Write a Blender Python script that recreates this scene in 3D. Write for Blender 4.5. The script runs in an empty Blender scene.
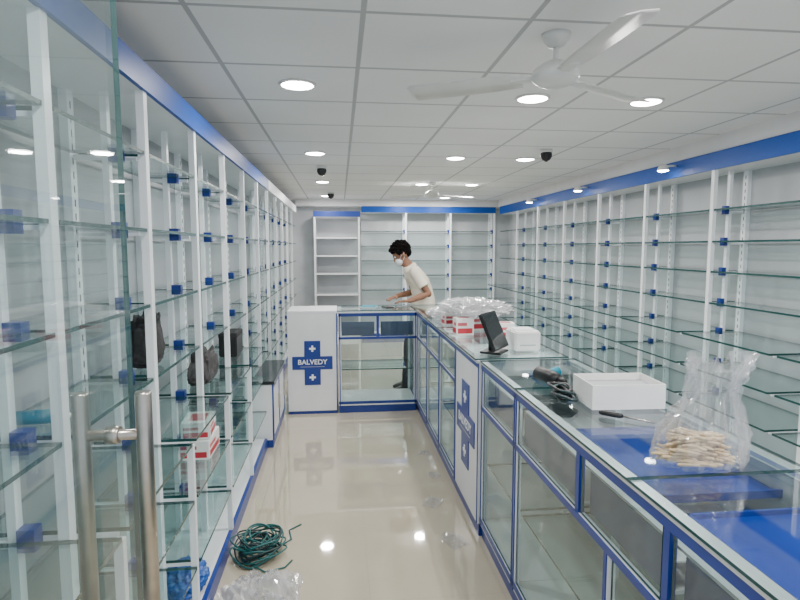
import bpy, bmesh, math, random
from mathutils import Vector, Matrix, noise
random.seed(7)
S = bpy.context.scene
COL = S.collection

# ------------------------------------------------------------ materials
def nt(m):
    m.use_nodes = True
    t = m.node_tree
    t.nodes.clear()
    return t, t.nodes, t.links

def mat(name, color, rough=0.5, metal=0.0, var=0.06, scale=6.0, bump=0.0, bscale=60, spec=0.5, coat=0.0, emis=None):
    m = bpy.data.materials.new(name)
    t, N, L = nt(m)
    o = N.new('ShaderNodeOutputMaterial'); b = N.new('ShaderNodeBsdfPrincipled')
    L.new(b.outputs[0], o.inputs[0])
    tc = N.new('ShaderNodeTexCoord'); nz = N.new('ShaderNodeTexNoise')
    nz.inputs['Scale'].default_value = scale; nz.inputs['Detail'].default_value = 4
    L.new(tc.outputs['Object'], nz.inputs['Vector'])
    r = N.new('ShaderNodeValToRGB')
    c = Vector(color)
    r.color_ramp.elements[0].position = .3; r.color_ramp.elements[1].position = .7
    r.color_ramp.elements[0].color = (*(c * (1 - var)), 1)
    r.color_ramp.elements[1].color = (*[min(1, v * (1 + var)) for v in c], 1)
    L.new(nz.outputs['Fac'], r.inputs[0]); L.new(r.outputs[0], b.inputs['Base Color'])
    b.inputs['Roughness'].default_value = rough; b.inputs['Metallic'].default_value = metal
    b.inputs['Specular IOR Level'].default_value = spec
    b.inputs['Coat Weight'].default_value = coat
    if bump:
        n2 = N.new('ShaderNodeTexNoise'); n2.inputs['Scale'].default_value = bscale
        L.new(tc.outputs['Object'], n2.inputs['Vector'])
        bp = N.new('ShaderNodeBump'); bp.inputs['Strength'].default_value = bump; bp.inputs['Distance'].default_value = .01
        L.new(n2.outputs['Fac'], bp.inputs['Height']); L.new(bp.outputs[0], b.inputs['Normal'])
    if emis:
        b.inputs['Emission Color'].default_value = (*emis[0], 1); b.inputs['Emission Strength'].default_value = emis[1]
    return m

def glassmat(name, tint=(.9, .96, .95), base=.06, rough=.02, haze=0.0, hazecol=(.8, .9, .9), gloss=(1, 1, 1), graz=.8):
    m = bpy.data.materials.new(name)
    t, N, L = nt(m)
    o = N.new('ShaderNodeOutputMaterial')
    tr = N.new('ShaderNodeBsdfTransparent'); tr.inputs[0].default_value = (*tint, 1)
    gl = N.new('ShaderNodeBsdfGlossy'); gl.inputs['Roughness'].default_value = rough; gl.inputs['Color'].default_value = (*gloss, 1)
    lw = N.new('ShaderNodeLayerWeight'); lw.inputs[0].default_value = .5
    p = N.new('ShaderNodeMath'); p.operation = 'POWER'; p.inputs[1].default_value = 4
    L.new(lw.outputs['Facing'], p.inputs[0])
    ma = N.new('ShaderNodeMath'); ma.operation = 'MULTIPLY_ADD'; ma.inputs[1].default_value = graz; ma.inputs[2].default_value = base
    L.new(p.outputs[0], ma.inputs[0])
    mx = N.new('ShaderNodeMixShader')
    L.new(ma.outputs[0], mx.inputs[0]); L.new(gl.outputs[0], mx.inputs[2])
    if haze:
        df = N.new('ShaderNodeBsdfDiffuse'); df.inputs[0].default_value = (*hazecol, 1)
        m2 = N.new('ShaderNodeMixShader'); m2.inputs[0].default_value = haze
        nz = N.new('ShaderNodeTexNoise'); nz.inputs['Scale'].default_value = 9
        tc = N.new('ShaderNodeTexCoord'); L.new(tc.outputs['Object'], nz.inputs['Vector'])
        mm = N.new('ShaderNodeMath'); mm.operation = 'MULTIPLY'; mm.inputs[1].default_value = haze * 2
        L.new(nz.outputs['Fac'], mm.inputs[0]); L.new(mm.outputs[0], m2.inputs[0])
        L.new(tr.outputs[0], m2.inputs[1]); L.new(df.outputs[0], m2.inputs[2])
        L.new(m2.outputs[0], mx.inputs[1])
    else:
        L.new(tr.outputs[0], mx.inputs[1])
    L.new(mx.outputs[0], o.inputs[0])
    return m

def gridmat(name, c1, cline, size, ox, oy, lw, rough, roughl=.6, axes=('X', 'Y'), var=.05, nscale=2.5, coat=0.0):
    m = bpy.data.materials.new(name)
    t, N, L = nt(m)
    o = N.new('ShaderNodeOutputMaterial'); b = N.new('ShaderNodeBsdfPrincipled'); L.new(b.outputs[0], o.inputs[0])
    b.inputs['Coat Weight'].default_value = coat
    g = N.new('ShaderNodeNewGeometry'); s = N.new('ShaderNodeSeparateXYZ'); L.new(g.outputs['Position'], s.inputs[0])
    masks = []
    for a, off in zip(axes, (ox, oy)):
        m1 = N.new('ShaderNodeMath'); m1.operation = 'SUBTRACT'; m1.inputs[1].default_value = off - 60 * size - size / 2
        L.new(s.outputs[a], m1.inputs[0])
        m2 = N.new('ShaderNodeMath'); m2.operation = 'DIVIDE'; m2.inputs[1].default_value = size; L.new(m1.outputs[0], m2.inputs[0])
        m3 = N.new('ShaderNodeMath'); m3.operation = 'FRACT'; L.new(m2.outputs[0], m3.inputs[0])
        m4 = N.new('ShaderNodeMath'); m4.operation = 'SUBTRACT'; m4.inputs[1].default_value = .5; L.new(m3.outputs[0], m4.inputs[0])
        m5 = N.new('ShaderNodeMath'); m5.operation = 'ABSOLUTE'; L.new(m4.outputs[0], m5.inputs[0])
        m6 = N.new('ShaderNodeMath'); m6.operation = 'LESS_THAN'; m6.inputs[1].default_value = lw / size / 2; L.new(m5.outputs[0], m6.inputs[0])
        masks.append(m6)
    mx = N.new('ShaderNodeMath'); mx.operation = 'MAXIMUM'; L.new(masks[0].outputs[0], mx.inputs[0]); L.new(masks[1].outputs[0], mx.inputs[1])
    nz = N.new('ShaderNodeTexNoise'); nz.inputs['Scale'].default_value = nscale; nz.inputs['Detail'].default_value = 6
    L.new(g.outputs['Position'], nz.inputs['Vector'])
    r = N.new('ShaderNodeValToRGB'); c = Vector(c1)
    r.color_ramp.elements[0].position = .3; r.color_ramp.elements[1].position = .7
    r.color_ramp.elements[0].color = (*(c * (1 - var)), 1); r.color_ramp.elements[1].color = (*(c * (1 + var)), 1)
    L.new(nz.outputs['Fac'], r.inputs[0])
    mc = N.new('ShaderNodeMix'); mc.data_type = 'RGBA'; mc.inputs[7].default_value = (*cline, 1)
    L.new(mx.outputs[0], mc.inputs[0]); L.new(r.outputs[0], mc.inputs[6]); L.new(mc.outputs[2], b.inputs['Base Color'])
    mr = N.new('ShaderNodeMath'); mr.operation = 'MULTIPLY_ADD'; mr.inputs[1].default_value = roughl - rough; mr.inputs[2].default_value = rough
    L.new(mx.outputs[0], mr.inputs[0]); L.new(mr.outputs[0], b.inputs['Roughness'])
    bp = N.new('ShaderNodeBump'); bp.inputs['Strength'].default_value = .25; bp.inputs['Distance'].default_value = .003; bp.invert = True
    L.new(mx.outputs[0], bp.inputs['Height']); L.new(bp.outputs[0], b.inputs['Normal'])
    return m

M_WALL = mat('wall_paint', (.56, .58, .61), .7)
M_CEIL = gridmat('ceiling_tiles', (.86, .86, .87), (.46, .46, .475), .6, .09, 2.6, .02, .85, .6, var=.04, nscale=1.2)
M_FLOOR = gridmat('vitrified_floor', (.52, .46, .345), (.38, .34, .26), .6, .12, 2.3, .004, .04, .3, var=.04, coat=1.0)
M_WHITE = mat('white_laminate', (.80, .82, .85), .35, var=.03)
M_BULK = mat('white_bulkhead', (.76, .76, .77), .7, var=.03)
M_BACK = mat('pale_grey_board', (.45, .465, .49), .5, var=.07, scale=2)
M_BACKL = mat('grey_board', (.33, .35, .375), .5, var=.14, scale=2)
M_POST = mat('white_powder_coat', (.88, .91, .95), .35, var=.03)
M_BLUE = mat('blue_laminate', (.012, .04, .25), .3, var=.1)
M_BLUE2 = mat('blue_fascia', (.006, .07, .36), .4, var=.1, scale=2, spec=.25)
M_NAVY = mat('navy_blue_board', (.008, .04, .34), .3, var=.1)
M_DTEAL = mat('dark_teal_board', (.02, .055, .06), .25, var=.15)
M_SLATE = mat('slate_blue_board', (.045, .065, .14), .35, var=.12)
M_GLASS = glassmat('shelf_glass', (.85, .935, .925), .06)
M_EDGE = mat('glass_edge_green', (.012, .065, .065), .2, var=.2)
M_PANE = glassmat('cabinet_pane', (.88, .94, .93), .03, graz=.6)
M_DOORG = glassmat('door_glass', (.92, .96, .955), .05, haze=.025, hazecol=(.55, .68, .68), graz=.5)
M_TOPG = glassmat('counter_top_glass', (.90, .955, .95), .04, graz=.6)
M_STEEL = mat('brushed_steel', (.55, .50, .45), .28, 1.0, var=.08, scale=30)
M_ALU = mat('aluminium_trim', (.75, .78, .8), .3, .6)
M_BLACK = mat('black_plastic', (.012, .012, .014), .4)
M_BFAB = mat('black_fabric', (.025, .025, .028), .85, bump=.4)
M_GFAB = mat('grey_fabric', (.055, .053, .055), .85, bump=.4, var=.6, scale=14)
M_DTOP = mat('black_granite', (.02, .022, .025), .15)
M_PAPER = mat('white_paperboard', (.88, .88, .86), .6)
M_RED = mat('red_print', (.55, .03, .05), .45)
M_PINK = mat('pink_red_print', (.62, .12, .14), .45)
M_WOOD = mat('pale_wood', (.66, .50, .30), .6, var=.2, scale=40)
M_PLASTIC = glassmat('clear_polythene', (.94, .945, .95), .12, rough=.12, haze=.11, hazecol=(.9, .9, .9))
M_WRAP = glassmat('milky_polythene', (.9, .91, .92), .2, rough=.15, haze=.34, hazecol=(.9, .9, .92))
M_BBAG = mat('blue_polythene', (.015, .10, .42), .3, bump=.5, bscale=20)
M_CABLE = mat('green_cable', (.008, .11, .11), .4)
M_CABLE2 = mat('dark_cable', (.01, .03, .035), .4)
M_TEAL = mat('teal_plastic', (.005, .25, .36), .4)
M_LAMP = mat('lamp_diffuser', (1, 1, 1), .5, emis=((1, .98, .94), 40))
M_FAN = mat('fan_enamel', (.72, .72, .70), .3)
M_SKIN = mat('skin', (.23, .115, .072), .6, spec=.3)
M_HAIR = mat('black_hair', (.004, .0035, .003), .9, bump=.6, bscale=90, spec=.08)
M_SHIRT = mat('cream_cotton', (.76, .70, .58), .85, bump=.3)
M_TROU = mat('grey_trouser_cloth', (.03, .032, .038), .85, bump=.3)
M_MASK = mat('white_mask_cloth', (.75, .78, .8), .8)
M_EYE = mat('eye_dark', (.02, .015, .01), .2)
M_TEXT = mat('white_lettering', (.9, .92, .95), .5)
M_SCREEN = mat('dark_screen', (.01, .012, .015), .12)

# ------------------------------------------------------------ mesh builder
class MB:
    def __init__(s):
        s.bm = bmesh.new(); s.mats = []
    def mi(s, m):
        if m not in s.mats: s.mats.append(m)
        return s.mats.index(m)
    def box(s, x0, x1, y0, y1, z0, z1, m, edge=None, bev=0):
        r = bmesh.ops.create_cube(s.bm, size=1)
        vs = r['verts']
        for v in vs:
            v.co = Vector(((x0 + x1) / 2 + v.co.x * (x1 - x0), (y0 + y1) / 2 + v.co.y * (y1 - y0), (z0 + z1) / 2 + v.co.z * (z1 - z0)))
        fs = {f for v in vs for f in v.link_faces}
        i = s.mi(m)
        for f in fs: f.material_index = i
        if edge:
            d = [x1 - x0, y1 - y0, z1 - z0]; ax = d.index(min(d)); e = s.mi(edge)
            for f in fs:
                f.normal_update()
                if abs(f.normal[ax]) < .5: f.material_index = e
        if bev:
            es = list({e for v in vs for e in v.link_edges})
            r2 = bmesh.ops.bevel(s.bm, geom=es, offset=bev, segments=2, affect='EDGES', clamp_overlap=True)
            for f in r2['faces']: f.material_index = i
        return vs
    def rings(s, rings, m, cap=True, closed=False, smooth=True):
        i = s.mi(m); vr = [[s.bm.verts.new(p) for p in r] for r in rings]
        n = len(vr[0]); K = len(vr)
        for a in range(K if closed else K - 1):
            A = vr[a]; B = vr[(a + 1) % K]
            for j in range(n):
                f = s.bm.faces.new((A[j], A[(j + 1) % n], B[(j + 1) % n], B[j])); f.material_index = i; f.smooth = smooth
        if cap and not closed:
            f = s.bm.faces.new(vr[0][::-1]); f.material_index = i
            f = s.bm.faces.new(vr[-1]); f.material_index = i
        return vr
    def tube(s, pts, rad, m, n=12, cap=True, closed=False):
        pts = [Vector(p) for p in pts]
        if not hasattr(rad, '__len__'): rad = [rad] * len(pts)
        rings = []; prev = None
        for k, p in enumerate(pts):
            a = pts[(k - 1) % len(pts)] if (closed or k > 0) else p
            b = pts[(k + 1) % len(pts)] if (closed or k < len(pts) - 1) else p
            d = (b - a).normalized()
            if prev is None:
                u = d.orthogonal().normalized()
            else:
                u = (prev - d * prev.dot(d)).normalized()
            prev = u; w = d.cross(u)
            rings.append([p + (u * math.cos(2 * math.pi * j / n) + w * math.sin(2 * math.pi * j / n)) * rad[k] for j in range(n)])
        return s.rings(rings, m, cap, closed)
    def lathe(s, prof, m, c=(0, 0, 0), n=24, cap=True):
        rings = [[Vector((c[0] + r * math.cos(2 * math.pi * j / n), c[1] + r * math.sin(2 * math.pi * j / n), c[2] + z)) for j in range(n)] for r, z in prof]
        return s.rings(rings, m, cap)
    def ell(s, c, r, m, rot=None, sub=2):
        q = bmesh.ops.create_icosphere(s.bm, subdivisions=sub, radius=1)
        i = s.mi(m)
        for v in q['verts']:
            p = Vector((v.co.x * r[0], v.co.y * r[1], v.co.z * r[2]))
            if rot: p = rot @ p
            v.co = p + Vector(c)
            for f in v.link_faces: f.material_index = i; f.smooth = True
        return q['verts']
    def poly(s, pts, y0, y1, m):   # polygon in XZ extruded on Y
        i = s.mi(m)
        a = [s.bm.verts.new((p[0], y0, p[1])) for p in pts]; b = [s.bm.verts.new((p[0], y1, p[1])) for p in pts]
        fs = [s.bm.faces.new(a), s.bm.faces.new(b[::-1])]
        n = len(a)
        for j in range(n): fs.append(s.bm.faces.new((a[j], b[j], b[(j + 1) % n], a[(j + 1) % n])))
        for f in fs: f.material_index = i
    def obj(s, name, parent=None, loc=(0, 0, 0), rot=(0, 0, 0), fixn=True):
        if fixn: bmesh.ops.recalc_face_normals(s.bm, faces=s.bm.faces)
        me = bpy.data.meshes.new(name); s.bm.to_mesh(me); s.bm.free()
        for m in s.mats: me.materials.append(m)
        o = bpy.data.objects.new(name, me); COL.objects.link(o)
        o.location = loc; o.rotation_euler = rot
        if parent: o.parent = parent
        return o

def empty(name, loc, label, cat, group=None, rot=(0, 0, 0)):
    o = bpy.data.objects.new(name, None); COL.objects.link(o); o.location = loc; o.rotation_euler = rot
    o.empty_display_size = .1
    o['label'] = label; o['category'] = cat
    if group: o['group'] = group
    return o
def tag(o, label, cat, group=None):
    o['label'] = label; o['category'] = cat
    if group: o['group'] = group
    return o
def dup(o, loc=None, rot=None, label=None):
    c = o.copy(); COL.objects.link(c)
    if loc is not None: c.location = loc
    if rot is not None: c.rotation_euler = rot
    if label: c['label'] = label
    for ch in list(o.children):
        k = ch.copy(); COL.objects.link(k); k.parent = c
        for ch2 in list(ch.children):
            k2 = ch2.copy(); COL.objects.link(k2); k2.parent = k
    return c
def struct(o):
    o['kind'] = 'structure'; return o

# ------------------------------------------------------------ room shell
XL, XR, YB, YF, H = -1.03, 3.03, 9.78, -.6, 2.36
def shell(name, *b, m):
    q = MB(); q.box(*b, m); return struct(q.obj(name))
shell('floor', XL - .1, XR + .1, YF, YB + .1, -.1, 0, m=M_FLOOR)
shell('ceiling', XL - .1, XR + .1, YF, YB + .1, H, H + .1, m=M_CEIL)
shell('wall_left', XL - .1, XL, YF, YB, 0, H, m=M_WALL)
shell('wall_right', XR, XR + .1, YF, YB, 0, H, m=M_WALL)
shell('wall_back', XL, XR, YB, YB + .1, 0, H, m=M_WALL)
shell('trim_1', 2.72, XR, YF, 9.40, 2.245, H, m=M_BULK)
shell('trim_2', -.72, XR, 9.43, YB, 2.245, H, m=M_BULK)

# ------------------------------------------------------------ shelving units
def glass_slab(x0, x1, y0, y1, z, t=.010, mm=None):
    q = MB(); q.box(x0, x1, y0, y1, z - t, z, mm or M_GLASS, edge=M_EDGE); return q

def shelf_unit(name, loc, W, sx, zs_up, zs_low, deep, label, group, rot=0, fz=(2.10, 2.24), fm=None, bw=.030, back=None, pw=.030, bpost=True, gt=.010):
    """front plane at local x=0, back at x=sx*.31 ; length along +y"""
    e = empty(name, loc, label, 'shelving unit', group, (0, 0, rot))
    fm = fm or M_BLUE2
    def X(a): return a * sx
    def bx(q, a, b, *r, **k): q.box(min(X(a), X(b)), max(X(a), X(b)), *r, **k)
    q = MB(); bx(q, 0, .028, 0, pw, 0, fz[0], m=M_POST); q.obj('post', e)
    q = MB(); bx(q, .262, .292, 0, .048, 0, fz[0], m=M_POST)
    for k in range(40):
        bx(q, .2605, .262, .02, .025, .1 + k * .05, .125 + k * .05, m=M_BLACK)
    q.obj('post', e)
    q = MB(); bx(q, .135, .158, .014, .044, .08, fz[0], m=M_POST); q.obj('bracket_rail', e)
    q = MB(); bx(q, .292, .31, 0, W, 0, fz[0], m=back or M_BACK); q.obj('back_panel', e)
    q = MB(); bx(q, -.012, .006, 0, W, fz[0], fz[1], m=fm); q.obj('fascia', e)
    q = MB(); bx(q, .006, .31, 0, W, fz[0], fz[0] + .018, m=M_WHITE); q.obj('top_board', e)
    for z in zs_up:
        q = glass_slab(min(X(.004), X(.255)), max(X(.004), X(.255)), .052, W - .003, z, gt); q.obj('glass_shelf', e)
    for z in zs_up:
        q = MB(); bx(q, .158, .262, .024, .036, z - .03, z - .012, m=M_POST)
        bx(q, .135 - bw, .135, .010, .050, z - .036, z + .024, m=M_BLUE)
        bx(q, .05, .262, .050, .060, z - .026, z - gt - .0005, m=M_POST)
        q.obj('shelf_bracket', e)
    if deep and bpost:
        q = MB(); bx(q, -deep, -deep + .024, 0, .024, .08, zs_low[0] - .012, m=M_POST)
        q.obj('base_post', e)
    for z in zs_low:
        q = glass_slab(min(X(-deep), X(.255)), max(X(-deep), X(.255)), .052, W - .003, z, gt); q.obj('glass_shelf', e)
        q = MB(); bx(q, .158, .262, .024, .036, z - .03, z - .012, m=M_POST)
        bx(q, .135 - bw, .135, .010, .050, z - .036, z + .024, m=M_BLUE)
        bx(q, -deep + .03, .262, .050, .060, z - .026, z - gt - .0005, m=M_POST); q.obj('shelf_bracket', e)
    q = MB(); bx(q, -deep, -deep + .02, 0, W, 0, .08, m=M_BLUE)
    bx(q, -deep + .02, .29, 0, W, .06, .08, m=M_WHITE); q.obj('kick_board', e)
    return e

ZL = [1.90, 1.62, 1.34, 1.06]
gl = 'glass shelving units along one long wall'
FZ = (2.115, 2.213)
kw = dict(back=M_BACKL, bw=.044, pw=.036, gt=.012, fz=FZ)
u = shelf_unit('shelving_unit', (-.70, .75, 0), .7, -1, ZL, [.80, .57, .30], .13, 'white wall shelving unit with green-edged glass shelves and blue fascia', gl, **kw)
for k in range(1, 5): dup(u, (-.70, .75 + .7 * k, 0))
u = shelf_unit('shelving_unit', (-.70, 4.25, 0), .7, -1, ZL + [.80, .50, .22], [], 0, 'white shelving unit with glass shelves, blue fascia, beside low cabinet', gl, **kw)
dup(u, (-.70, 4.95, 0))
u = shelf_unit('shelving_unit', (-.70, 5.65, 0), .7, -1, ZL + [.80, .50, .22], [], 0, 'white wall shelving unit with glass shelves and plain white fascia', gl, fm=M_POST, **kw)
for k in range(1, 5): dup(u, (-.70, 5.65 + .7 * k, 0))
gr = 'glass shelving units behind the long counter'
u = shelf_unit('shelving_unit', (2.70, 2.0, 0), .9, 1, [1.83, 1.60, 1.38, 1.15], [.93, .70, .47], .20, 'white wall shelving unit with glass shelves and blue brackets', gr, pw=.034, bpost=False, gt=.013, fz=(2.11, 2.235))
for k in range(1, 8): dup(u, (2.70, 2.0 + .9 * k, 0))
u = shelf_unit('shelving_unit', (2.68, 9.42, 0), .77, 1, [1.83, 1.58, 1.33, 1.08, .83, .55], [], 0, 'white end wall shelving unit with glass shelves under blue fascia', 'shelving units on the end wall', rot=math.pi / 2, fz=(2.14, 2.24))
for k in range(1, 3): dup(u, (2.68 - .77 * k, 9.42, 0))

c = empty('cabinet', (-.42, 9.3, 0), 'tall white open cabinet with shelves and blue top edge', 'cabinet')
q = MB()
q.box(0, .03, 0, .45, 0, 2.12, M_WHITE); q.box(.73, .76, 0, .12, 0, 2.12, M_WHITE); q.box(.03, .73, .42, .45, 0, 2.12, M_BACK)
q.box(.03, .73, .02, .42, .0, .08, M_WHITE); q.box(0, .76, 0, .12, 2.12, 2.15, M_WHITE); q.obj('body', c)
q = MB(); q.box(-.005, .765, -.015, 0, 2.06, 2.15, M_BLUE); q.obj('fascia', c)
for z in (.4, .75, 1.1, 1.4, 1.7):
    q = MB(); q.box(.03, .73, .02, .42, z, z + .02, M_WHITE); q.obj('shelf', c)

# base cabinet with black top (left run)
c = empty('base_cabinet', (-.53, 4.27, 0), 'low white cabinet with blue frame and black stone top', 'cabinet')
q = MB(); q.box(-.155, 0, 0, .82, .06, .50, M_WHITE); q.obj('body', c)
q = MB(); q.box(-.145, .004, 0, .82, 0, .06, M_BLUE); q.obj('kick_board', c)
for k in range(2):
    y0 = .41 * k
    q = MB()
    q.box(0, .012, y0, y0 + .41, .06, .085, M_BLUE); q.box(0, .012, y0, y0 + .41, .47, .50, M_BLUE)
    q.box(0, .012, y0, y0 + .02, .085, .47, M_BLUE); q.box(0, .012, y0 + .39, y0 + .41, .085, .47, M_BLUE)
    q.box(0, .008, y0 + .02, y0 + .39, .085, .47, M_WHITE)
    d = q.obj('door', c)
    q = MB(); q.box(.008, .026, y0 + .34, y0 + .35, .22, .34, M_STEEL, bev=.002); q.obj('handle', d)
q = MB(); q.box(-.16, .02, -.01, .83, .50, .525, M_DTOP, bev=.004); q.obj('stone_top', c)

# ------------------------------------------------------------ counters
def counter(loc, L, dr, lo, label, rot=0, back=True, group='glass display counters', trays=(), panel=M_SLATE, tm=None):
    e = empty('display_counter', loc, label, 'display counter', group, (0, 0, rot))
    D = .48; tm = tm or M_NAVY
    q = MB()
    q.box(.01, D, 0, L, 0, .07, M_BLUE)
    q.box(0, D, 0, L, .07, .095, M_WHITE)
    for y in (0, L - .022):
        q.box(0, .022, y, y + .022, .095, .945, M_POST)
        q.box(D - .022, D, y, y + .022, .095, .945, M_POST)
        q.box(-.004, 0, y + .006, y + .016, .07, .945, M_BLUE)
    q.box(-.004, .018, 0, L, .915, .945, M_BLUE); q.box(0, .022, .022, L - .022, .70, .722, M_WHITE); q.box(-.004, 0, 0, L, .70, .722, M_BLUE)
    q.box(-.004, 0, 0, L, .085, .110, M_BLUE)
    q.obj('frame', e)
    for a, b in lo:
        q = MB(); q.box(.006, .012, a + .022, b - .022, .11, .70, M_PANE, edge=M_EDGE); q.obj('glass_pane', e)
        if b < L - .03:
            q = MB(); q.box(0, .024, b - .012, b + .012, .11, .70, M_POST); q.box(-.004, 0, b - .008, b + .008, .11, .70, M_BLUE); q.obj('mullion', e)
    for a, b in dr:
        if b < L - .03:
            q = MB(); q.box(0, .02, b - .012, b + .012, .722, .915, M_BLUE); q.obj('divider', e)
        d_ = MB()
        d_.box(.030, .036, a + .03, b - .03, .73, .86, panel)
        d_.box(.036, .45, a + .03, b - .03, .73, .738, M_WHITE)
        dd = d_.obj('drawer', e)
        q = MB(); q.box(.004, .010, a + .022, b - .022, .726, .912, M_PANE, edge=M_EDGE); q.obj('drawer_glass', dd)
    for a, b in trays:
        q = MB(); q.box(.125, .475, a, b, .862, .872, tm); q.box(.125, .475, a, a + .008, .872, .885, tm); q.box(.125, .475, b - .008, b, .872, .885, tm); q.box(.125, .133, a, b, .872, .885, tm); q.obj('blue_tray', e)
    if trays:
        q = MB(); q.box(.03, .12, .03, L - .03, .862, .870, M_BACK); q.obj('inner_ledge', e)
    q = MB(); q.box(.03, D - .03, .025, L - .025, .402, .412, M_GLASS, edge=M_EDGE); q.obj('glass_shelf', e)
    if back:
        q = MB(); q.box(D - .0045, D, .022, L - .022, .095, .93, M_BACK); q.obj('back_panel', e)
    return e

XC = .72; XN = .735
counter((XN, .45, 0), 1.775, [(0, .685), (.685, 1.16), (1.16, 1.775)], [(0, .96), (.96, 1.775)], 'long glass display counter with blue and white frame, blue trays', trays=[(.10, .80), (.90, 1.46)])
counter((XN, 2.228, 0), .56, [(0, .56)], [(0, .56)], 'glass display counter module with blue and white frame', trays=[(.15, .53)], tm=M_DTEAL)
def cross_sign(parent, cx, cz, s, loc, rot):
    e = MB(); w = .5 * s; h = .56 * s; a = .20 * s; b = .165 * s
    pts = [(-a, -h), (a, -h), (a, -b), (w, -b), (w, b), (a, b), (a, h), (-a, h), (-a, b), (-w, b), (-w, -b), (-a, -b)]
    e.poly([(cx + p[0], cz + p[1]) for p in pts], -.006, 0, M_BLUE)
    sg = e.obj('cross_emblem', parent, loc, rot)
    for sgn in (1, -1):
        q = MB(); t = .024 * s; l = .078 * s; c0 = cz + sgn * .365 * s
        p2 = [(-t, -l), (t, -l), (t, -t), (l, -t), (l, t), (t, t), (t, l), (-t, l), (-t, t), (-l, t), (-l, -t), (-t, -t)]
        q.poly([(cx + p[0], c0 + p[1]) for p in p2], -.008, -.006, M_TEXT); q.obj('small_cross', sg)
    cu = bpy.data.curves.new('t', 'FONT'); cu.body = 'BALVEDY'; cu.size = .175 * s; cu.extrude = .0008; cu.align_x = 'CENTER'; cu.align_y = 'CENTER'; cu.offset = .0010
    to = bpy.data.objects.new('t', cu); COL.objects.link(to)
    bpy.context.view_layer.update()
    me = bpy.data.meshes.new_from_object(to.evaluated_get(bpy.context.evaluated_depsgraph_get()))
    bpy.data.objects.remove(to)
    me.materials.clear(); me.materials.append(M_TEXT)
    me.transform(Matrix.Translation((cx, -.0075, cz + .02 * s)) @ Matrix.Rotation(math.pi / 2, 4, 'X'))
    lo = bpy.data.objects.new('lettering', me); COL.objects.link(lo); lo.parent = sg
    q = MB(); q.box(cx - .30 * s, cx + .30 * s, -.0070, -.006, cz - .10 * s, cz - .09 * s, M_BACK); q.obj('underline', sg)
    return sg

c = empty('counter_panel_cabinet', (XC, 2.795, 0), 'white counter section with blue cross emblem', 'cabinet')
q = MB(); q.box(0, .48, 0, .58, .07, .945, M_WHITE); q.obj('body', c)
q = MB(); q.box(.01, .48, 0, .58, 0, .07, M_BLUE); q.box(-.004, 0, 0, .58, .92, .945, M_BLUE); q.box(-.004, 0, 0, .01, .07, .92, M_BLUE); q.box(-.004, 0, .57, .58, .07, .92, M_BLUE); q.obj('blue_edging', c)
cross_sign(c, -.29, .53, .44, (0, 0, 0), (0, 0, -math.pi / 2))
Y = 3.382
for k in range(3):
    counter((XC, Y, 0), .57, [(0, .57)], [(0, .57)], 'glass display counter module with blue and white frame', panel=M_BACKL)
    Y += .576
YT = 5.12
counter((XC, YT, 0), .50, [(0, .50)], [(0, .50)], 'corner glass display counter with blue frame', panel=M_BACKL)
counter((XC - .008, YT, 0), .73, [(0, .365), (.365, .73)], [(0, .73)], 'glass display counter facing the aisle with blue kick board', rot=math.pi / 2, back=False, panel=M_SLATE)
c = empty('counter_end_cabinet', (-.485, YT, 0), 'white counter end with blue cross emblem', 'cabinet')
q = MB(); q.box(0, .455, 0, .45, .03, .945, M_WHITE); q.box(0, .455, 0, .46, .945, .97, M_WHITE, bev=.003); q.obj('body', c)
q = MB(); q.box(0, .455, .01, .45, 0, .03, M_BLUE); q.box(.445, .455, -.004, 0, .03, .945, M_BLUE); q.obj('blue_edging', c)
cross_sign(c, .225, .485, .37, (0, 0, 0), (0, 0, 0))

def worktop(x0, x1, y0, y1, seams, label):
    e = empty('worktop', (x0, y0, .946), label, 'worktop')
    W = x1 - x0; L = y1 - y0; f = .035
    q = MB(); q.box(0, f, 0, L, 0, .014, M_ALU); q.box(W - f, W, 0, L, 0, .014, M_ALU); q.box(f, W - f, 0, .02, 0, .014, M_ALU); q.box(f, W - f, L - .02, L, 0, .014, M_ALU)
    q.obj('rim', e)
    ys = [.02] + list(seams) + [L - .02]
    for a, b in zip(ys[:-1], ys[1:]):
        q = MB(); q.box(-.006, W + .006, a + .001, b - .001, .014, .022, M_TOPG, edge=M_EDGE); q.obj('glass_sheet', e)
    return e
worktop(.725, 1.225, .45, 2.79, [.84, 1.75], 'glass counter top over blue trays with pale metal rim')
worktop(.71, 1.21, 2.795, 5.62, [1.2], 'glass counter top with pale metal rim, further along the aisle')
worktop(-.025, .70, YT - .01, 5.62, [], 'glass counter top across the end of the aisle')
ZT = .969

# ------------------------------------------------------------ glass door
DX = -.468; DY = 1.17
d = MB(); d.box(DX - .006, DX + .006, .24, 1.275, .012, 2.33, M_DOORG, edge=M_EDGE)
door = struct(d.obj('door_1'))
h = MB()
for sx in (-1, 1):
    x = DX + sx * .062
    h.tube([(x, DY, .62), (x, DY, 1.250), (x, DY, 1.255)], [.0165, .0165, .015], M_STEEL, 20)
for z in (.75, 1.165):
    h.tube([(DX - .062, DY, z), (DX + .062, DY, z)], .011, M_STEEL, 16)
    h.tube([(DX - .013, DY, z), (DX + .013, DY, z)], .018, M_STEEL, 16)
ho = h.obj('pull_handle', door); ho['label'] = 'brushed steel H-shaped pull handle'
q = MB(); q.box(DX - .018, DX + .018, .24, .40, .0, .10, M_STEEL, bev=.003); q.obj('patch_fitting', door)
q = MB(); q.box(DX - .018, DX + .018, .24, .40, 2.25, 2.345, M_STEEL, bev=.003); q.obj('patch_fitting', door)

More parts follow.
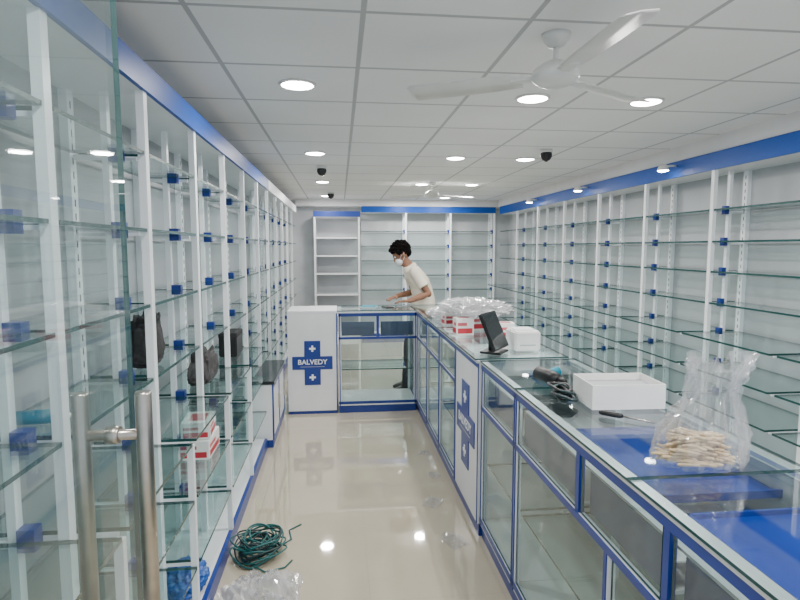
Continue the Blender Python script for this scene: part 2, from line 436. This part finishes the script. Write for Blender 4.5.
# ------------------------------------------------------------ ceiling things
def downlight(loc, power=15.5):
    e = empty('downlight', loc, 'round white recessed ceiling downlight, switched on', 'ceiling light', 'ceiling downlights')
    q = MB(); n = 28
    q.lathe([(.078, 0), (.092, 0), (.094, -.004), (.090, -.009), (.080, -.010), (.078, 0)], M_FAN, n=n, cap=False); q.obj('trim_ring', e)
    q = MB(); q.lathe([(.079, -.001), (.079, -.008), (.06, -.014), (.03, -.017), (.001, -.018)], M_LAMP, n=n); q.obj('lamp_lens', e)
    l = bpy.data.lights.new('downlight_lamp', 'AREA'); l.shape = 'DISK'; l.size = .15; l.energy = power; l.color = (1, .97, .93)
    lo = bpy.data.objects.new('downlight_lamp', l); COL.objects.link(lo); lo.parent = e; lo.location = (0, 0, -.021)
for y in (.95, 3.0, 5.02, 7.1, 8.95):
    for x in (-.2, 1.05, 1.70):
        dy = -.12 if x < 0 else 0
        downlight((x, y + dy, H))
def fan(loc, a0):
    e = empty('ceiling_fan', loc, 'white three-blade ceiling fan hanging at rest', 'ceiling fan', 'ceiling fans')
    q = MB(); q.lathe([(.005, 0), (.055, 0), (.05, -.02), (.03, -.045), (.012, -.05)], M_FAN); q.obj('canopy', e)
    q = MB(); q.tube([(0, 0, -.03), (0, 0, -.12)], .01, M_FAN); q.obj('down_rod', e)
    q = MB(); q.lathe([(.012, -.095), (.03, -.10), (.06, -.115), (.085, -.135), (.092, -.155), (.085, -.172), (.06, -.188), (.03, -.198), (.004, -.20)], M_FAN, n=32); q.obj('motor', e)
    for k in range(3):
        a = a0 + k * 2 * math.pi / 3
        q = MB()
        secs = []
        for t, w in ((.13, .05), (.17, .055), (.25, .062), (.45, .066), (.58, .064), (.60, .05)):
            tilt = .2
            secs.append([Vector((t, w * s_ * math.cos(tilt), -.158 + w * s_ * math.sin(tilt) + dz)) for s_, dz in ((-1, 0), (0, .004), (1, 0), (1, -.003), (0, .001), (-1, -.003))])
        q.rings(secs, M_FAN)
        q.box(.07, .17, -.02, .02, -.163, -.152, M_FAN)
        q.obj('fan_blade', e, rot=(0, 0, a))
fan((.83, 2.12, H), -math.pi / 2 + .02)
fan((1.15, 6.9, H), .4)
def dome(loc, label='small black dome security camera on the ceiling'):
    e = empty('security_camera', loc, label, 'security camera', 'ceiling security cameras')
    q = MB(); q.lathe([(.002, 0), (.05, 0), (.05, -.018), (.044, -.024)], M_FAN); q.obj('camera_base', e)
    q = MB(); q.lathe([(.044, -.02), (.048, -.04), (.045, -.06), (.032, -.082), (.012, -.092), (.002, -.093)], M_BLACK); q.obj('camera_dome', e)
    q = MB(); q.lathe([(.012, -.088), (.012, -.096), (.003, -.097)], M_SCREEN); q.obj('lens', e)
dome((1.72, 4.55, H)); dome((-.17, 5.7, H)); dome((-.12, 8.3, H))
for y in (4.25, 5.85, 7.4):
    e = empty('spotlight', (2.655, y, 2.20), 'small white spotlight fixed to the blue fascia', 'spotlight', 'fascia spotlights')
    q = MB(); q.tube([(.030, 0, .0), (-.03, 0, 0), (-.07, 0, -.012)], .009, M_FAN); q.obj('arm', e)
    q = MB(); q.lathe([(.02, .02), (.032, .012), (.045, -.02), (.046, -.028)], M_FAN, c=(-.08, 0, -.01)); q.obj('lamp_shade', e)
    q = MB(); q.lathe([(.043, -.0285), (.03, -.036), (.002, -.038)], M_LAMP, c=(-.08, 0, -.01)); q.obj('lamp_lens', e)

# ------------------------------------------------------------ props
def crumple(name, c, r, m, amp, seed, sub=5, label='', cat='', topf=None, freq=4.0):
    q = MB(); vs = q.ell((0, 0, 0), (1, 1, 1), m, sub=sub)
    for v in vs:
        n = v.co.normalized()
        p = n * freq * .5 + Vector((seed * 3.1, seed * 1.7, seed))
        d1 = 1 - abs(noise.noise(p)) * 2.2
        d2 = 1 - abs(noise.noise(p * 2.7)) * 2
        k = 1 + amp * (d1 * .7 + d2 * .35 - .5)
        n = n * k
        x, y, z = n.x * r[0], n.y * r[1], n.z * r[2]
        if topf: x, y, z = topf(x, y, z, r)
        if z < -r[2] * .75: z = -r[2] * .75 + (z + r[2] * .75) * .05
        v.co = Vector((x, y, z + r[2] * .80))
    for f in q.bm.faces: f.smooth = False if amp > .3 else True
    o = q.obj(name, None, c); tag(o, label, cat)
    mz = min(v.co.z for v in o.data.vertices)
    o.location.z = c[2] - mz + .0005
    return o
e = empty('open_box', (1.035, 1.945, ZT), 'open shallow white cardboard box on the glass counter', 'box', rot=(0, 0, -.05))
q = MB(); w, l, hh, t = .135, .095, .090, .004
q.box(-w, w, -l, l, 0, t, M_PAPER); q.box(-w, -w + t, -l, l, t, hh, M_PAPER); q.box(w - t, w, -l, l, t, hh, M_PAPER)
q.box(-w + t, w - t, -l, -l + t, t, hh, M_PAPER); q.box(-w + t, w - t, l - t, l, t, hh, M_PAPER); q.obj('tray', e)
q = MB(); q.box(-w + t, w - t, -l + t, l - t, .060, .064, M_BACK); q.obj('insert', e)
q = MB()
for k in range(8):
    pts = []
    rr = .020 + .005 * (k % 4); cx, cy = .845 + random.uniform(-.006, .006), 2.0 + random.uniform(-.03, .03); ph = random.uniform(0, 6)
    for j in range(28):
        a = 2 * math.pi * j / 28
        pts.append((cx + rr * 1.0 * math.cos(a), cy + rr * 2.0 * math.sin(a), ZT + .012 + .005 * k + .005 * math.sin(a * 2 + ph)))
    q.tube(pts, .0055, M_BLACK if k % 3 else M_CABLE2, 8, closed=True)
o = q.obj('cable_bundle'); tag(o, 'tangled black cable lying beside the white box', 'cable')
e = empty('power_drill', (.88, 2.27, ZT), 'black and teal power drill lying on the glass counter', 'drill', rot=(0, 0, .3))
q = MB(); q.tube([(0, -.09, .032), (0, -.05, .032), (0, .05, .032), (0, .06, .032)], [.018, .03, .031, .02], M_BLACK, 16); q.tube([(0, -.13, .032), (0, -.09, .032)], [.008, .016], M_BLACK, 12); q.obj('body', e)
q = MB(); q.tube([(.0, .02, .03), (.07, .05, .026), (.11, .06, .026)], [.02, .018, .024], M_TEAL, 12); q.obj('handle', e)
e = empty('screwdriver', (.95, 1.74, ZT), 'thin screwdriver with dark handle on the glass', 'screwdriver', rot=(0, 0, -.75))
q = MB(); q.tube([(0, 0, .011), (.10, 0, .008)], .003, M_STEEL, 8); q.obj('shaft', e)
q = MB(); q.tube([(-.08, 0, .012), (-.07, 0, .012), (-.01, 0, .012), (0, 0, .012)], [.006, .009, .009, .005], M_BLACK, 10); q.obj('handle', e)

# bag of sticks : folded sheet-like bag tapering to a twisted peak
bx, by = .965, 1.37
q = MB(); NR, NA = 46, 96; rings = []
for i in range(NR):
    t = i / (NR - 1)
    prof = [(0, .92), (.04, 1.0), (.25, 1.0), (.45, .80), (.65, .62), (.8, .60), (.92, .72), (1.0, .80)]
    for (t0, v0), (t1, v1) in zip(prof[:-1], prof[1:]):
        if t <= t1:
            f = v0 + (v1 - v0) * (t - t0) / (t1 - t0); break
    ring = []
    for j in range(NA):
        a = 2 * math.pi * j / NA
        cr = abs(noise.noise(Vector((math.cos(a) * 2.6, math.sin(a) * 2.6, t * 2.4)))) * 1.1
        fold = abs(noise.noise(Vector((math.cos(a) * 5.5 + 4, math.sin(a) * 5.5, t * 3.2 + 2)))) * .8
        k = f * (1.10 - (cr * .75 + fold * .6) * (.35 + t * .8))
        ring.append(Vector((.125 * k * math.cos(a) + .055 * t, .095 * k * math.sin(a), .002 + t * .30 + (.045 * noise.noise(Vector((math.cos(a) * 2, math.sin(a) * 2, 9))) - .03 * abs(math.sin(a))) * t)))
    rings.append(ring)
q.rings(rings, M_PLASTIC, cap=False, smooth=False)
bm_ = q.bm; bf = [v for v in bm_.verts if v.co.z < .0035]
o = q.obj('plastic_bag', None, (bx, by, ZT)); tag(o, 'crumpled clear plastic bag holding small wooden sticks', 'plastic bag')
st = None
NS = 190
for k in range(NS):
    L = .095
    if st is None:
        q = MB(); q.tube([(-L / 2, 0, 0), (-L / 2 + .004, 0, 0), (L / 2 - .004, 0, 0), (L / 2, 0, 0)], [.002, .0042, .0042, .002], M_WOOD, 8)
        st = q.obj('wooden_stick'); tag(st, 'short pale wooden peg in the clear plastic bag', 'wooden stick', 'pale wooden pegs in the bag'); o = st
    else:
        o = st.copy(); COL.objects.link(o)
    layer = k / NS
    rad = math.sqrt(random.random()) * (1 - layer * .72); th = random.uniform(0, 2 * math.pi)
    o.location = (bx - .018 + .078 * rad * math.cos(th), by - .015 + .052 * rad * math.sin(th), ZT + .006 + layer * .075 + random.uniform(0, .003))
    tl = random.uniform(-.2, .2) * (.25 + layer)
    o.rotation_euler = (0, tl if abs(tl) < .1 + layer else 0, random.gauss(-.45, .32))

def carton(loc, dim, label, rot=0, red=True, group=None):
    e = empty('carton', loc, label, 'carton', group, (0, 0, rot))
    w, l, h_ = dim
    q = MB(); q.box(-w / 2, w / 2, -l / 2, l / 2, 0, h_, M_PAPER, bev=.002); q.obj('box_body', e)
    q = MB()
    for s_ in (-1, 1):
        q.box(-w * .42, w * .42, s_ * (l / 2 + .0005) - .0005, s_ * (l / 2 + .0005) + .0005, h_ * .12, h_ * .42, M_RED)
        q.box(-w * .42, w * .1, s_ * (l / 2 + .0005) - .0005, s_ * (l / 2 + .0005) + .0005, h_ * .56, h_ * .74, M_PINK)
        q.box(s_ * (w / 2 + .0005) - .0005, s_ * (w / 2 + .0005) + .0005, -l * .42, l * .42, h_ * .12, h_ * .42, M_RED)
        q.box(s_ * (w / 2 + .0005) - .0005, s_ * (w / 2 + .0005) + .0005, -l * .42, l * .1, h_ * .56, h_ * .74, M_PINK)
    q.box(-w * .3, w * .3, -l * .3, l * .3, h_, h_ + .0008, M_PINK)
    q.obj('printed_panel', e)
    return e
lc = 'red and white printed carton under plastic on the counter'
carton((.82, 3.62, ZT), (.12, .10, .115), lc, .05); carton((1.06, 3.46, ZT), (.11, .10, .10), lc, -.1); carton((.95, 3.84, ZT), (.15, .12, .11), lc, .2)
carton((.84, 4.12, ZT), (.13, .10, .09), lc, .1)
crumple('plastic_wrap', (.96, 3.88, ZT + .118), (.21, .34, .05), M_WRAP, .6, 5.1, label='crumpled milky plastic wrapping heaped over the cartons', cat='plastic wrap', freq=8)
crumple('plastic_wrap', (.89, 4.62, ZT), (.14, .20, .04), M_WRAP, .6, 8.1, label='loose milky plastic wrapping on the counter', cat='plastic wrap', freq=8)
e = empty('counter_display', (.85, 2.97, ZT), 'black tilted display screen on a stand', 'monitor', rot=(0, 0, .95))
q = MB(); vs = q.box(-.115, .115, -.008, .008, -.10, .115, M_BLACK, bev=.003); o = q.obj('screen_housing', e, (0, 0, .115), (-.42, 0, 0))
q = MB(); q.box(-.107, .107, -.0095, -.008, -.09, .105, M_SCREEN); q.obj('screen', o)
q = MB(); q.box(-.07, .07, -.06, .06, 0, .012, M_BLACK, bev=.003); q.tube([(0, .02, .01), (0, .02, .1)], .014, M_BLACK); q.obj('stand', e)
e = empty('label_printer', (1.05, 3.08, ZT), 'white block-shaped printer on the counter', 'printer')
q = MB(); q.box(-.075, .075, -.09, .09, 0, .11, M_PAPER, bev=.008); q.obj('body', e)
q = MB(); q.box(-.06, .06, -.05, .07, .108, .116, M_WHITE, bev=.003); q.obj('lid', e)
q = MB(); q.box(-.045, .045, -.093, -.088, .03, .036, M_BACK); q.obj('paper_slot', e)
e = empty('phone', (.46, 5.36, ZT), 'dark phone lying on the glass counter', 'phone', rot=(0, 0, .3))
q = MB(); q.box(-.04, .04, -.075, .075, 0, .009, M_BLACK, bev=.003); q.obj('case', e); q = MB(); q.box(-.036, .036, -.07, .07, .009, .0098, M_SCREEN); q.obj('screen', e)
e = empty('notebook', (.28, 5.36, ZT), 'pale closed notebook on the glass counter', 'notebook', rot=(0, 0, -.2))
q = MB(); q.box(-.07, .07, -.1, .1, .002, .014, M_PAPER); q.obj('pages', e); q = MB(); q.box(-.073, .073, -.103, .103, 0, .002, M_TEAL); q.box(-.073, .073, -.103, .103, .014, .016, M_TEAL); q.box(-.075, -.073, -.103, .103, 0, .016, M_TEAL); q.obj('cover', e)

def bag(loc, r, seed, label, rot=0, mm=None):
    e = empty('bag', loc, label, 'bag', rot=(0, 0, rot)); mm = mm or M_BFAB
    q = MB(); vs = q.ell((0, 0, 0), (1, 1, 1), mm, sub=5)
    for v in vs:
        n = v.co.copy()
        def se(a, k=.55): return math.copysign(abs(a) ** k, a)
        x, y, z = se(n.x), se(n.y), se(n.z)
        t = (z + 1) / 2
        nz = noise.noise(n * 2.2 + Vector((seed, 0, 0))); nz2 = 1 - abs(noise.noise(n * 4 + Vector((0, seed, 0)))) * 3
        k = (1 - .34 * t * t) * (1 + .2 * nz + .09 * nz2)
        slump = .28 * nz * t - .30 * t * (y * .5 + .5) * (1 if seed > 3 else -.6) + .05 * nz2 * t
        v.co = Vector((x * r[0] * k + .12 * r[0] * t, y * r[1] * k, max(0, (t + slump) * 2 * r[2])))
    q.obj('bag_body', e)
    q = MB(); q.tube([(-.02, -.5 * r[1], r[2] * 1.4), (-.01, -.35 * r[1], r[2] * 1.8), (0, .1 * r[1], r[2] * 1.85), (.0, .45 * r[1], r[2] * 1.3)], .006, mm, 8); q.obj('carry_strap', e)
    q = MB(); q.box(r[0] * .80, r[0] * .92, -r[1] * .5, r[1] * .5, r[2] * .3, r[2] * 1.0, mm, bev=.01); q.obj('front_pocket', e)
bag((-.80, 2.36, 1.06), (.055, .10, .10), 1.2, 'black fabric bag resting on the glass shelf')
bag((-.77, 3.16, .80), (.060, .18, .105), 3.4, 'grey slumped fabric bundle on the glass shelf', mm=M_GFAB)
e = empty('dark_box', (-.77, 3.98, .80), 'dark flat-sided box standing on the glass shelf', 'box')
q = MB(); q.box(-.06, .06, -.12, .12, 0, .16, M_BLACK, bev=.006); q.obj('box_body', e); q = MB(); q.box(-.062, .062, -.122, .122, .13, .165, M_BFAB, bev=.004); q.obj('lid', e)
cl = 'red and white printed carton stacked on the glass shelf'
carton((-.68, 2.68, .57), (.14, .22, .09), cl); carton((-.68, 2.68, .662), (.13, .19, .08), cl, .08)
e = empty('sealant_gun', (-.835, 1.60, 1.06), 'teal sealant gun lying on the glass shelf', 'sealant gun', rot=(0, 0, -1.45))
q = MB(); q.tube([(0, -.07, .022), (0, .06, .022)], .020, M_TEAL, 16); q.tube([(0, .06, .022), (0, .07, .022), (0, .10, .022)], [.016, .008, .003], M_PAPER, 12); q.obj('barrel', e)
q = MB(); q.tube([(0, -.07, .022), (0, -.11, .022)], .004, M_STEEL, 8); q.tube([(0, -.07, .022), (-.07, -.10, .02)], .010, M_TEAL, 10); q.tube([(0, -.05, .022), (-.06, -.06, .016)], .006, M_STEEL, 10); q.obj('handle', e)

# floor: cable coil
q = MB(); random.seed(3)
for k in range(22):
    cx, cy = random.uniform(-.03, .03), random.uniform(-.04, .04); rr = random.uniform(.055, .11); ph = random.uniform(0, 6); el = random.uniform(.9, 1.35)
    pts = [(cx + rr * math.cos(a) * (1 + .14 * math.sin(2 * a + ph)), cy + rr * el * math.sin(a + .3 * math.sin(a + ph)), .008 + .0035 * k + .012 * (1 + math.sin(2 * a + ph))) for a in [2 * math.pi * j / 44 for j in range(44)]]
    q.tube(pts, .0042, M_CABLE if k % 3 else M_CABLE2, 8, closed=True)
q.tube([(.10, .05, .012), (.15, .12, .006), (.13, .22, .005), (.19, .28, .005)], .004, M_CABLE, 8)
q.tube([(-.05, -.1, .02), (.05, -.17, .006), (.14, -.14, .005), (.17, -.08, .005)], .004, M_CABLE, 8)
o = q.obj('cable_coil', None, (-.420, 2.74, 0)); tag(o, 'tangled coil of green electrical cable lying on the tiled floor', 'cable')
def sheet(name, c, w, l, hgt, seed, m, label, cat, group=None):
    q = MB(); n = 22; g = []
    for i in range(n + 1):
        row = []
        for j in range(n + 1):
            u_, v_ = i / n * 2 - 1, j / n * 2 - 1
            r_ = math.hypot(u_, v_)
            k = 1 + .35 * noise.noise(Vector((u_ * 1.5 + seed, v_ * 1.5, seed)))
            z = (1 - abs(noise.noise(Vector((u_ * 2.2, v_ * 2.2 + seed, 1)))) * 2.4) * .55 + (1 - abs(noise.noise(Vector((u_ * 5, v_ * 5, seed)))) * 2.2) * .35
            z = max(.0, z) * hgt * max(0.12, 1 - r_ * .55)
            row.append(q.bm.verts.new((u_ * w * k, v_ * l * k, z + .001)))
        g.append(row)
    ii = q.mi(m)
    for i in range(n):
        for j in range(n):
            f = q.bm.faces.new((g[i][j], g[i + 1][j], g[i + 1][j + 1], g[i][j + 1])); f.material_index = ii; f.smooth = False
    o = q.obj(name, None, c, (0, 0, seed)); return tag(o, label, cat, group)
sheet('plastic_wrap', (-.355, 2.40, 0), .13, .15, .12, 4.4, M_WRAP, 'crumpled clear plastic wrapping on the tiled floor', 'plastic wrap')
crumple('blue_plastic_bag', (-.68, 2.36, .08), (.09, .12, .06), M_BBAG, .3, 9.4, label='crumpled blue plastic bag on the lowest shelf board', cat='plastic bag', freq=6)
for (x, y, r, sd) in ((.55, 3.2, .07, 1), (.58, 2.75, .08, 2), (.62, 4.0, .05, 3), (.62, 3.6, .05, 5)):
    sheet('plastic_scrap', (x, y, 0), r, r * .7, .04, sd, M_PLASTIC, 'small clear plastic scrap on the tiled floor', 'plastic scrap', 'plastic scraps on the floor')

# ------------------------------------------------------------ person
def remeshed(q, name, parent, vox=.008, it=6, sm=.5):
    o = q.obj(name, parent)
    md = o.modifiers.new('r', 'REMESH'); md.mode = 'VOXEL'; md.voxel_size = vox; md.use_smooth_shade = True
    m2 = o.modifiers.new('s', 'SMOOTH'); m2.iterations = it; m2.factor = sm
    bpy.context.view_layer.update()
    me = bpy.data.meshes.new_from_object(o.evaluated_get(bpy.context.evaluated_depsgraph_get()))
    o.modifiers.clear(); o.data = me
    for p in me.polygons: p.use_smooth = True
    return o
def loft(q, secs, m, n=28):
    rings = []
    for (x, y, z, rx, ry) in secs:
        rings.append([Vector((x + rx * math.cos(2 * math.pi * j / n), y + ry * math.sin(2 * math.pi * j / n), z)) for j in range(n)])
    q.rings(rings, m)
def limb(q, pts, rad, m):
    q.tube(pts, rad, m, 20)
    for p, r in zip(pts, rad): q.ell(p, (r, r, r), m)
P = empty('person', (.76, 5.90, 0), 'person in cream T-shirt and white mask leaning over the counter', 'person')
shL = Vector((.020, -.165, 1.305)); shR = Vector((-.005, .165, 1.305))
elL = Vector((.155, -.22, 1.070)); elR = Vector((.05, .17, 1.06))
wrL = Vector((-.06, -.325, 1.010)); wrR = Vector((-.16, -.08, 1.040))
hpL = Vector((.12, -.085, .86)); hpR = Vector((.12, .085, .86))
knL = Vector((-.02, -.10, .47)); knR = Vector((.0, .11, .47))
anL = Vector((-.055, -.10, .09)); anR = Vector((-.01, .12, .09))
q = MB(); m = M_SKIN
tors = [(.13, 0, .80, .10, .15), (.135, 0, .90, .115, .165), (.14, 0, 1.0, .10, .145), (.11, 0, 1.12, .10, .15), (.062, 0, 1.22, .11, .175), (.02, 0, 1.30, .09, .165), (-.002, 0, 1.345, .06, .09)]
loft(q, tors, m)
limb(q, [(0, 0, 1.31), (-.055, 0, 1.395)], [.06, .052], m)
for s, e_, w in ((shL, elL, wrL), (shR, elR, wrR)):
    limb(q, [s, s.lerp(e_, .5), e_, e_.lerp(w, .35), w], [.05, .044, .036, .037, .025], m)
for hp, k, a in ((hpL, knL, anL), (hpR, knR, anR)):
    limb(q, [hp, hp.lerp(k, .5), k, k.lerp(a, .35), a], [.088, .073, .054, .054, .036], m)
    limb(q, [a + Vector((.03, 0, -.045)), a + Vector((-.06, 0, -.06)), a + Vector((-.13, 0, -.068))], [.034, .032, .022], m)
def hand(w, fwd, side, up):
    fwd = fwd.normalized(); side = side.normalized(); up = up.normalized()
    R = Matrix((fwd, side, up)).transposed()
    q.ell(w + fwd * .045, (.05, .036, .016), m, rot=R)
    for j, ln in enumerate((.064, .074, .069, .054)):
        b = w + fwd * .078 + side * (-.027 + .018 * j)
        p1 = b + fwd * ln * .45 + side * (.003 * (j - 1.5)); p2 = p1 + fwd * ln * .3 - up * .008; p3 = p2 + fwd * ln * .2 - up * .010
        limb(q, [b, p1, p2, p3], [.0088, .0084, .0078, .007], m)
    b = w + fwd * .03 - side * .03
    limb(q, [b, b + fwd * .022 - side * .024 - up * .004, b + fwd * .045 - side * .034 - up * .010], [.012, .010, .008], m)
hand(wrL, Vector((-.9, .1, -.06)), Vector((-.1, -.9, 0)), Vector((-.06, 0, 1)))
hand(wrR, Vector((-.8, -.6, -.2)), Vector((-.6, .8, 0)), Vector((-.2, 0, 1)))
HC = Vector((-.105, 0, 1.480)); RY = Matrix.Rotation(-.60, 3, 'Y')
def hp_(x, y, z): return HC + RY @ Vector((x, y, z))
q.ell(hp_(.012, 0, .025), (.098, .076, .098), m, rot=RY, sub=3)
q.ell(hp_(-.022, 0, -.035), (.066, .058, .082), m, rot=RY, sub=3)
q.ell(hp_(-.045, 0, -.088), (.034, .034, .026), m, rot=RY)
q.ell(hp_(-.092, 0, -.018), (.020, .014, .024), m, rot=RY); q.ell(hp_(-.082, 0, .008), (.014, .011, .026), m, rot=RY)
q.ell(hp_(-.078, 0, -.058), (.014, .026, .010), m, rot=RY)
q.ell(hp_(-.074, 0, .036), (.016, .05, .010), m, rot=RY)
for s in (-1, 1):
    q.ell(hp_(.012, s * .078, -.008), (.018, .009, .031), m, rot=RY)
body = remeshed(q, 'body', P, .006, 5)
for s in (-1, 1):
    q = MB(); q.ell(hp_(-.076, s * .030, .012), (.011, .013, .010), M_MASK); q.ell(hp_(-.084, s * .031, .012), (.005, .006, .006), M_EYE); q.obj('eye', P)
q = MB(); vs = q.ell(hp_(.022, 0, .050), (.108, .088, .094), M_HAIR, rot=RY, sub=5)
for v in vs:
    d_ = v.co - hp_(.022, 0, .050); v.co += d_.normalized() * (.022 * noise.noise(v.co * 40) + .008 * noise.noise(v.co * 110))
    loc_ = RY.transposed() @ (v.co - HC)
    if loc_.x < -.055 and loc_.z < .05: v.co += RY @ Vector((.05, 0, .02))
q.ell(hp_(.06, 0, -.01), (.055, .068, .06), M_HAIR, rot=RY, sub=3); q.ell(hp_(-.055, 0, .098), (.045, .06, .028), M_HAIR, rot=RY, sub=3)
random.seed(11)
for k in range(46):
    a = random.uniform(0, 2 * math.pi); b_ = random.uniform(.35, 1.45)
    dx, dy, dz = math.cos(b_) * math.cos(a), math.cos(b_) * math.sin(a), math.sin(b_)
    p0 = hp_(.022 + .095 * dx, .08 * dy, .05 + .085 * dz); p1 = hp_(.022 + .118 * dx - .012, .098 * dy, .05 + .112 * dz)
    q.tube([p0, p0.lerp(p1, .6), p1], [.012, .009, .003], M_HAIR, 7)
remeshed(q, 'hair', P, .0045, 1)
q = MB(); q.ell(hp_(-.052, 0, -.05), (.057, .057, .050), M_MASK, rot=RY, sub=3)
remeshed(q, 'face_mask', P, .005, 3)
q = MB()
for s in (-1, 1):
    q.tube([hp_(-.05, s * .058, -.03), hp_(-.01, s * .074, -.005), hp_(.02, s * .084, .0)], .0022, M_MASK, 6); q.tube([hp_(-.05, s * .056, -.07), hp_(-.01, s * .070, -.05), hp_(.02, s * .082, -.02)], .0022, M_MASK, 6)
q.obj('mask_strap', P)
q = MB()
loft(q, [(x + .0, y, z, rx + .018, ry + .016) for x, y, z, rx, ry in [(.135, 0, .84, .118, .16), (.135, 0, .92, .115, .16)] + tors[2:]], M_SHIRT)
for s, e_ in ((shL, elL), (shR, elR)):
    limb(q, [s, s.lerp(e_, .35)], [.064, .060], M_SHIRT); q.tube([s, s.lerp(e_, .68)], [.062, .061], M_SHIRT, 20)
q.tube([(0, 0, 1.33), (-.022, 0, 1.365)], [.078, .064], M_SHIRT, 20)
remeshed(q, 't_shirt', P, .008, 4)
q = MB()
loft(q, [(.13, 0, .78, .115, .165), (.13, 0, .88, .120, .170), (.13, 0, .92, .108, .155)], M_TROU)
for hp, k, a in ((hpL, knL, anL), (hpR, knR, anR)):
    limb(q, [hp, hp.lerp(k, .5), k, k.lerp(a, .4)], [.10, .086, .07, .066], M_TROU); q.tube([k.lerp(a, .4), a + Vector((0, 0, -.01))], [.066, .056], M_TROU, 20)
remeshed(q, 'trousers', P, .008, 4)
for a in (anL, anR):
    q = MB(); loft(q, [(a.x - .045, a.y, .0, .13, .045), (a.x - .045, a.y, .022, .135, .048), (a.x - .035, a.y, .045, .11, .043), (a.x - .005, a.y, .075, .065, .04), (a.x + .0, a.y, .095, .05, .038)], M_BLACK)
    o = remeshed(q, 'shoe', P, .007, 3)

# ------------------------------------------------------------ light / world / camera
w = bpy.data.worlds.new('daylight'); S.world = w; w.use_nodes = True
bg = w.node_tree.nodes['Background']; bg.inputs[0].default_value = (.80, .90, 1, 1); bg.inputs[1].default_value = 1.1

cam = bpy.data.cameras.new('camera'); co = bpy.data.objects.new('camera', cam); COL.objects.link(co)
cam.sensor_width = 36; cam.lens = 554 / 800 * 36; cam.clip_start = .02
co.location = (0, 0, 1.55); co.rotation_euler = (math.radians(90 - 5.4), 0, math.radians(-6.2))
S.camera = co
